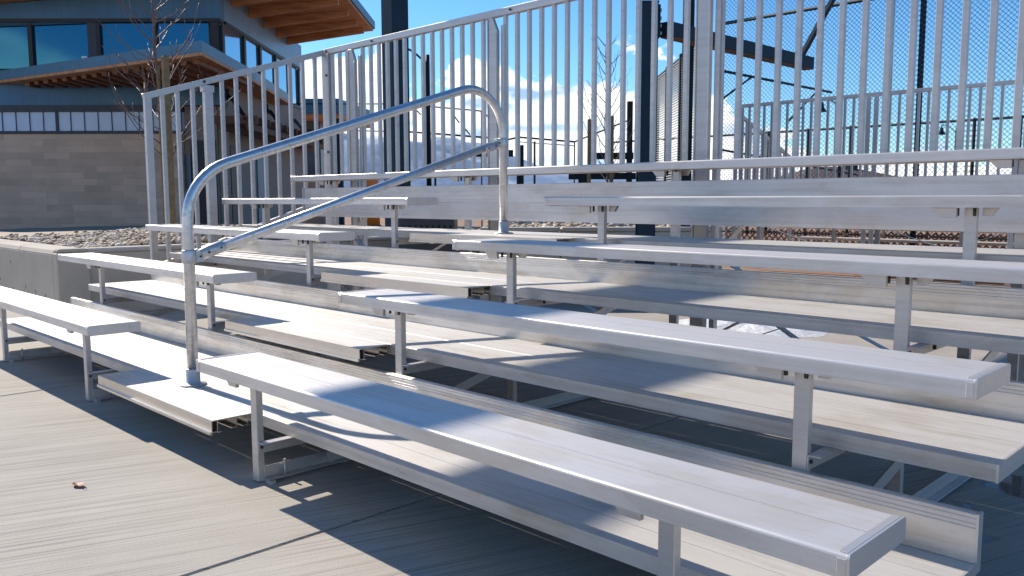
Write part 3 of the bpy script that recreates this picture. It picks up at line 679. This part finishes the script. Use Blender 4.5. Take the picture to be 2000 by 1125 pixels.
# slatted screen panel beside it
sl=thing('slatted_screen','black framed screen with close pale horizontal slats, stepping up to the right','fence',B(1.95,9,0))
def scr(v): return 2.72 if v<9.55 else (2.66 if v<10.3 else 2.60)
vs=[8.95,9.75,10.6,11.5,12.6]
for k,v in enumerate(vs):
    MB().fbox(*((1.775,1.885) if k==0 else (1.90,1.98)),v-.035,v+.035,0,3.7 if k==0 else 2.66-.012*k).build('post',M['black'],sl,.004,1)
for a,b_ in zip(vs,vs[1:]):
    m=MB(); zt=2.58
    z=.78
    while z<zt:
        m.hexa([B(*q) for q in ((1.915,a+.037,z),(1.955,a+.037,z+.014),(1.955,b_-.037,z+.014),(1.915,b_-.037,z),(1.915,a+.037,z+.012),(1.955,a+.037,z+.026),(1.955,b_-.037,z+.026),(1.915,b_-.037,z+.012))]); z+=.030
    m.build('slats',M['slat'],sl)
    MB().fbox(1.92,1.96,a+.037,b_-.037,zt+.005,zt+.045).build('rail',M['black'],sl)

# ------------------------------------------------------------------ backstop and field fences of chain link
def chain(m,P,w,h,p,r):        # two sets of slanting wires woven across a w x h panel; P(s,t,side) gives the point
    n=int((w+h)/p)+1
    for k in range(n+1):
        c=k*p
        for dirn in (0,1):
            s0=max(0,c-h); s1=min(w,c)
            if s1-s0<.01: continue
            if dirn==0: a,b_=(s0,c-s0),(s1,c-s1)
            else: a,b_=(s0,h-(c-s0)),(s1,h-(c-s1))
            pa=Vector(P(*a,(-r,r)[dirn])); pb=Vector(P(*b_,(-r,r)[dirn]))
            d=(pb-pa).normalized(); q=Vector(P(0,0,1))-Vector(P(0,0,0)); q.normalize(); e=d.cross(q)
            for i in range(1):
                A=[m.bm.verts.new(pa+(q*math.cos(t)+e*math.sin(t))*r) for t in (0,2.09,4.19)]
                C=[m.bm.verts.new(pb+(q*math.cos(t)+e*math.sin(t))*r) for t in (0,2.09,4.19)]
                for j in range(3): m.bm.faces.new((A[j],A[(j+1)%3],C[(j+1)%3],C[j]))
M['wire']=simple('dark_wire',(.03,.085,.13),.4,.3)
bs=thing('backstop_fence','tall dark chain link backstop with thin pipes behind the guard fence','fence',(-5.21,12,0))
BY=12.0; BX=-5.21
m=MB(); chain(m,lambda s,t,o:(BX+s,BY+o,.03+t),14.5,7.0,.072,.0036); m.build('mesh',M['wire'],bs)
def pipe(a,b_,r,name='rail',par=None,mat=None): return MB().tube([a,b_],r,8).build(name,mat or M['black'],par or bs)
pipe((BX,BY,4.07),(9.2,BY,4.07),.03); pipe((BX,BY,.06),(9.2,BY,.06),.02); pipe((BX,BY,7.05),(9.2,BY,7.05),.03)
pipe((BX,BY,0),(BX,BY,7.1),.04,'post'); 
pipe((-1.80,BY+.06,0),(-1.80,BY+.06,7.1),.045,'post'); pipe((6.4,BY,0),(6.4,BY,7.1),.034,'post')
pipe((BX,BY+.04,3.28),(BX,BY+4.5,3.28),.026); pipe((BX,BY+.04,2.74),(BX,BY+1.16,3.28),.02,'brace'); pipe((BX,BY+2.6,2.54),(BX,BY+3.9,3.28),.02,'brace')
pipe((BX,BY+.04,1.9),(BX,BY+6,1.55),.02); pipe((BX,BY+.04,7.0),(BX,BY+3.0,5.2),.03,'brace')
pipe((-2.19,BY-.07,0),(-2.19,BY-.07,7.1),.028,'post',None,M['cast'])
m=MB(); chain(m,lambda s,t,o:(BX-.3+s*.6,BY-1.1+s*.6+o,4.45+t+s*.6),2.3,.55,.06,.005); m.build('hood_mesh',M['cast'],bs)
pipe((BX-.3,BY-1.1,4.43),(BX+1.1,BY+.28,5.85),.034)

of=thing('field_fence','low black pipe fence crossing the far field under the clouds','fence',(-6,20,0))
OY=20.0
def on_y(px,yy): # x on the line y=yy seen along bearing px
    k=FWD+RT*((px-1000)/FL)-UP*((300-562.5)/FL); return CX+k.x/k.y*(yy-CY)
for z in (2.80,1.35,.10): MB().tube([(-14,OY,z),(24,OY,z)],.035,6).build('rail',M['black'],of)
for p in (1463,1500,1577,1660,1790,1900,1990): 
    x=on_y(p,OY); MB().tube([(x,OY,0),(x,OY,2.84)],.04,8).build('post',M['black'],of)
lf=thing('field_fence','tall thin dark fence with slanting braces left of the column with the bolted plate','fence',B(-2,26,0))
def seg(pa,pb,r,name,v=25):
    a=at(*pa,v); b_=at(*pb,v); MB().tube([B(a[0],v,a[1]),B(b_[0],v,b_[1])],r,6).build(name,M['black'],lf)
for a,b_,r in (((560,203),(785,203),.018),((785,203),(940,217),.022),((600,254),(793,257),.018),((793,257),(968,270),.030),((990,273),(1014,268),.03),((1014,268),(1122,277),.03),((1014,277),(1122,285),.016),((1122,277),(1235,232),.025)):
    seg(a,b_,r,'rail')
for a,b_ in (((884,222),(897,240)),((905,248),(918,263)),((946,220),(960,237)),((814,216),(822,224))): seg(a,b_,.022,'brace')
for p,y in ((849,258),(1044,276),(640,203),(940,217),(964,269),(1122,277)):
    u,z=at(p,y,25); MB().tube([B(u,25,0),B(u,25,z)],.032 if p in (849,1044) else .02,8).build('post',M['black'],lf)
# short dark posts and bars of the dugout rail
dg=thing('dugout_rail','short dark dugout rail of square posts and bars by the far sapling','fence',B(.5,18,0))
for p,w,zt in ((1016,.075,2.15),(1140,.11,1.55),(1229,.055,3.05)): 
    u=at(p,320,18)[0]; MB().fbox(u-w,u+w,17.93,18.07,0,zt).build('post',M['black'],dg,.004,1)
for z,p0,p1 in ((1.98,930,1003),(1.50,1110,1240),(1.92,1160,1235)):
    MB().fbox((p0-1000)/1646.3*18,(p1-1000)/1646.3*18,17.96,18.04,z-.07,z+.07).build('rail',M['black'],dg)

# gooseneck lamps
def lamp(px,v,label,sgn=-1):
    c=B(at(px,(112,206,258)[0 if v<30 else (1 if v<40 else 2)],v)[0],v,0); t=thing('street_lamp',label,'lamp',c,'gooseneck lamps round the ball field')
    MB().tube([(c[0],c[1],0),(c[0],c[1],4.6),(c[0],c[1],4.95)],[.075,.06,.055],10).build('pole',M['black'],t)
    q=[]; 
    for k in range(8):
        a=k/7; u=sgn*(.05+.80*a); z=4.72+.42*math.sin(a*math.pi*.62)
        q.append(Vector(c)+Vector((u*UX,u*UY,z)))
    MB().tube(q,.028,8).build('arm',M['black'],t)
    e=q[-1]; MB().lathe((e.x,e.y,e.z-.52),[(.235,0),(.23,.02),(.13,.16),(.10,.30),(.09,.38),(.03,.42),(.025,.52)],14).build('lamp_shade',M['black'],t)
    return t
lamp(835,23.6,'nearest of the black gooseneck lamps, just right of the thick dark column')
lamp(1644,35.6,'black bell shaded gooseneck lamp standing beside the farther silver guard fence')
lamp(1868,48.5,'smallest, farthest black gooseneck lamp behind the tall backstop fence')
c=B((1888-1000)/1646.3*60,60,0); t=thing('radio_mast','thin red and white lattice mast far behind the backstop','mast',c)
for k in range(7): MB().lathe((c[0],c[1],.95*k),[(.05,0),(.05,.94)],6).build('section',M['orange'] if k%2 else M['white'],t)
m=MB()
for k in range(9): m.beam((c[0]-.2,c[1],2.8+.42*k),(c[0]+.2,c[1],2.8+.42*k),.02,.02)
m.build('rung',M['bolt'],t)

# ------------------------------------------------------------------ small things seen through the gaps
v=22.0; c=B(-3.67,v,0)
t=thing('traffic_drum','bright orange plastic drum with a white lid by the thick column','drum',c)
MB().lathe(c,[(.30,0),(.30,.30),(.26,.36)],20).build('base',M['dark'],t)
MB().lathe(c,[(.235,.36),(.235,.66),(.228,.68),(.228,1.0),(.22,1.03),(.22,1.52),(.21,1.54)],20).build('body',M['orange'],t)
MB().lathe(c,[(.215,1.541),(.225,1.55),(.225,1.60),(.19,1.62)],20).build('lid',M['white'],t)
t=thing('metal_planter_box','long dark grey metal box with a row of square drain holes','box',B(-.9,9.3,0))
MB().fbox(-1.21,-.61,9.0,9.5,.05,.83).build('body',M['grey_bin'],t,.01,1)
for k in range(9):
    u=-1.15+.062*k; MB().fbox(u-.013,u+.013,8.997,9.003,.715,.745).build('drain_hole',M['hollow'],t)
MB().fbox(-1.19,-.63,9.05,9.45,0,.049).build('foot',M['dark'],t)
w2=thing('retaining_wall','low tan concrete wall holding stones behind the bleacher','wall',B(1,8.3,0))
for k in range(3):
    u0=-.32+.80*k; MB().fbox(u0+.003,u0+.797,8.3,8.5,0,.70).build('panel',M['wallc'],w2,.01,1)
    MB().fbox(u0+.005,u0+.795,8.285,8.515,.703,.742).build('cap',M['wallc'],w2,.012,1)
g=MB(); tone=g.bm.verts.layers.float.new('tone')
a=[g.bm.verts.new(B(*q)) for q in ((-.32,8.51,.66),(2.08,8.51,.66),(2.08,13,.74),(-.32,13,.74))]; g.bm.faces.new(a)
for q in a: q[tone]=.1
def pl2():
    u=random.uniform(-.3,2.06); v=8.55+4.3*random.random()
    p=B(u,v,.67+.02*(v-8.5)+.05*math.exp(-((u-.8)/.6)**2)+random.uniform(-.015,.015)); return p
scatter(g,tone,2200,pl2,.025,.055)
tag(g.build('gravel',M['stones']),'pale and dark stones behind the low tan wall','gravel',kind='stuff')
# orange netting fence along the clay
sn=thing('netting_fence','orange brown plastic netting on short posts under the backstop','fence',B(3.6,14.5,0))
m=MB(); chain(m,lambda s,t,o:(-5.2+s,12.35+o,.05+t),9.0,.44,.11,.015); m.build('netting',simple('terracotta_net',(.30,.16,.09),.8),sn)
for k in range(6): MB().box(-5.2+1.75*k-.02,-5.2+1.75*k+.02,12.37,12.41,0,.75).build('post',M['leg'],sn)

# far shelter with a timber soffit, tan house with a brown hipped roof
sh=thing('picnic_shelter','far shelter with dark roof and orange timber soffit past the clubhouse','shelter',B(-7.5,34,0))
def px2u(p,v): return (p-1000)/1646.3*v
v=34
m=MB(); slab(m,[(px2u(560,v),v-2),(px2u(690,v),v-2),(px2u(712,v),v+2.6),(px2u(560,v),v+2.6)],4.05,4.2); uv_from(m.build('soffit',M['timber'],sh),lambda p:(bu(p),bv(p)))
m=MB(); slab(m,[(px2u(560,v),v-2.1),(px2u(690,v),v-2.1),(px2u(714,v),v+2.7),(px2u(560,v),v+2.7)],4.203,4.75); m.build('roof',M['fascia'],sh)
MB().fbox(px2u(580,v),px2u(640,v),v-.8,v+1.5,0,4.045).build('wall',M['siding_light'],sh)
MB().fbox(px2u(600,v),px2u(655,v),v-1.9,v-1.2,0,1.9).build('counter',M['stucco'],sh)
for p in (684,): MB().fbox(px2u(p,v)-.1,px2u(p,v)+.1,v-1.7,v-1.5,0,4.045).build('post',M['steel'],sh)
hs=thing('house','tan house with a brown hipped roof far beyond the backstop','house',B(18,42,0))
v=42; ua,ub=13.9,19.3
MB().fbox(ua+.8,ub-.8,v,v+6,0,2.0).build('wall',M['stucco'],hs)
m=MB(); q=[B(ua,v-.8,1.95),B(ub,v-.8,1.95),B(ub,v+6.8,1.95),B(ua,v+6.8,1.95)]; r=[B(ua+2.2,v+3,2.68),B(ub-1.6,v+3,2.68)]
m.face([q[0],q[1],r[1],r[0]]); m.face([q[1],q[2],r[1]]); m.face([q[2],q[3],r[0],r[1]]); m.face([q[3],q[0],r[0]]); m.face(q[::-1])
m.build('roof',M['roof_brown'],hs)
MB().fbox(ub-2.0,ub-1.4,v+2,v+2.6,2.1,3.0).build('chimney',M['steel'],hs)

# dry leaf on the concrete
lx,ly=-.17,-.38
m=MB(); n=10; R0=[]
for j in range(n+1):
    s=j/n; w=.017*math.sin(math.pi*s)**.7+.0004; cxx=lx-.036+.064*s
    R0.append([(cxx,ly-w,.003+.004*math.sin(3*s)+.004),(cxx,ly,.002+.003*math.sin(4*s)**2),(cxx+.004,ly+w,.004+.007*math.sin(2.2*s))])
for a,b_ in zip(R0,R0[1:]):
    m.face([a[0],b_[0],b_[1],a[1]]); m.face([a[1],b_[1],b_[2],a[2]])
bmesh.ops.remove_doubles(m.bm,verts=m.bm.verts[:],dist=1e-5)
m.tube([(lx+.026,ly,.008),(lx+.045,ly+.006,.012),(lx+.06,ly+.010,.004)],.0013,5)
lf_=m.build('dry_leaf',simple('dry_leaf',(.30,.085,.02),.6,0,.4,200))
tag(lf_,'curled rust brown leaf lying on the sunlit concrete','leaf')

# mountains on the horizon
g=MB(); nx,ny=150,16
V=[]
for j in range(ny+1):
    row=[]
    for i in range(nx+1):
        u=-900+2000*i/nx; v=1100+700*j/ny; s=j/ny
        h=118*(math.sin(math.pi*min(1,s*1.25)/1.25*1.0))*( .55+.45*math.exp(-((u+330)/330)**2)*1.6 )*(.75+.5*noise.fractal((u*.004,v*.004,1.0),1,2,5))*(1 if u<150 else max(.22,1-(u-150)/320))
        row.append(g.bm.verts.new(B(u,v,max(-2,h))))
    V.append(row)
for j in range(ny):
    for i in range(nx):
        f=g.bm.faces.new((V[j][i],V[j][i+1],V[j+1][i+1],V[j+1][i])); f.smooth=True
tag(g.build('mountains',M['mountain']),kind='structure')

# ------------------------------------------------------------------ light, sky, camera
sun_dir=Vector((-1,-.022,.70)).normalized()
sl_=bpy.data.lights.new('sun','SUN'); sl_.energy=3.5; sl_.angle=RAD(.53); sl_.color=(1,.935,.84)
so_=bpy.data.objects.new('sun',sl_); COL.objects.link(so_); so_.rotation_euler=sun_dir.to_track_quat('Z','Y').to_euler()
w=bpy.data.worlds.new('World'); S.world=w; w.use_nodes=True; nt=w.node_tree; L=nt.links
bg=nt.nodes['Background']; out=nt.nodes['World Output']
sky=nt.nodes.new('ShaderNodeTexSky'); sky.sky_type='NISHITA'; sky.sun_disc=False
sky.sun_elevation=math.asin(sun_dir.z); sky.sun_rotation=math.atan2(sun_dir.x,sun_dir.y); sky.altitude=1400; sky.air_density=1.0; sky.dust_density=.3; sky.ozone_density=2.5
hs_=nt.nodes.new('ShaderNodeHueSaturation'); hs_.inputs['Saturation'].default_value=1.2; L.new(sky.outputs[0],hs_.inputs['Color'])
tn=N(nt,'ShaderNodeMix',data_type='RGBA',blend_type='MULTIPLY'); tn.inputs[0].default_value=1; L.new(hs_.outputs[0],tn.inputs[6]); tn.inputs[7].default_value=(.76,.95,1.04,1)
L.new(tn.outputs[2],bg.inputs['Color']); bg.inputs['Strength'].default_value=.092
# cumulus bank low over the horizon
tc=nt.nodes.new('ShaderNodeTexCoord'); nrm=N(nt,'ShaderNodeVectorMath',operation='NORMALIZE'); L.new(tc.outputs['Generated'],nrm.inputs[0])
sp=nt.nodes.new('ShaderNodeSeparateXYZ'); L.new(nrm.outputs[0],sp.inputs[0])
mp=nt.nodes.new('ShaderNodeMapping'); mp.inputs['Scale'].default_value=(9,9,15); L.new(nrm.outputs[0],mp.inputs[0])
n1=N(nt,'ShaderNodeTexNoise',i_Scale=1.0,i_Detail=8.0,i_Roughness=.58); L.new(mp.outputs[0],n1.inputs['Vector'])
dt=N(nt,'ShaderNodeVectorMath',operation='DOT_PRODUCT'); L.new(nrm.outputs[0],dt.inputs[0]); dt.inputs[1].default_value=(UX,UY,0)
# top of the bank: higher to the left of view, sinking to the right
tp=N(nt,'ShaderNodeMapRange',interpolation_type='SMOOTHSTEP'); tp.inputs[1].default_value=.10; tp.inputs[2].default_value=.33; tp.inputs[3].default_value=.150; tp.inputs[4].default_value=.050; L.new(dt.outputs['Value'],tp.inputs[0])
na=N(nt,'ShaderNodeMath',operation='MULTIPLY_ADD'); L.new(n1.outputs[0],na.inputs[0]); na.inputs[1].default_value=.22; na.inputs[2].default_value=-.105
ad=N(nt,'ShaderNodeMath',operation='ADD'); L.new(na.outputs[0],ad.inputs[0]); L.new(tp.outputs[0],ad.inputs[1])
sb=N(nt,'ShaderNodeMath',operation='SUBTRACT'); L.new(ad.outputs[0],sb.inputs[0]); L.new(sp.outputs['Z'],sb.inputs[1])
mk=N(nt,'ShaderNodeMapRange',interpolation_type='SMOOTHSTEP'); mk.inputs[1].default_value=-.002; mk.inputs[2].default_value=.009; L.new(sb.outputs[0],mk.inputs[0])
mp2=nt.nodes.new('ShaderNodeMapping'); mp2.inputs['Scale'].default_value=(12,12,34); mp2.inputs['Location'].default_value=(3,1,0); L.new(nrm.outputs[0],mp2.inputs[0])
n2=N(nt,'ShaderNodeTexNoise',i_Scale=1.0,i_Detail=6.0); L.new(mp2.outputs[0],n2.inputs['Vector'])
cr=ramp(nt,[(.36,(.30,.48,.72)),(.44,(.66,.75,.87)),(.51,(.95,.95,.96)),(.66,(1.0,.985,.97))]); L.new(n2.outputs[0],cr.inputs[0])
bc=nt.nodes.new('ShaderNodeBackground'); L.new(cr.outputs[0],bc.inputs['Color']); bc.inputs['Strength'].default_value=.76
mxs=nt.nodes.new('ShaderNodeMixShader'); L.new(mk.outputs[0],mxs.inputs[0]); L.new(bg.outputs[0],mxs.inputs[1]); L.new(bc.outputs[0],mxs.inputs[2]); L.new(mxs.outputs[0],out.inputs['Surface'])

cam=bpy.data.cameras.new('camera'); co=bpy.data.objects.new('camera',cam); COL.objects.link(co)
cam.sensor_width=36; cam.lens=1646.33*36/2000; cam.clip_end=6000; cam.clip_start=.05
r2,u2,fwd=RT,UP,FWD
mt=Matrix((( r2.x,u2.x,-fwd.x,CX),(r2.y,u2.y,-fwd.y,CY),(r2.z,u2.z,-fwd.z,1.0225),(0,0,0,1)))
co.matrix_world=mt; S.camera=co
S.view_settings.view_transform='Standard'; S.view_settings.look='None'; S.view_settings.exposure=.92; S.view_settings.gamma=1
S.cycles.use_denoising=True
S.cycles.max_bounces=8; S.cycles.sample_clamp_indirect=6
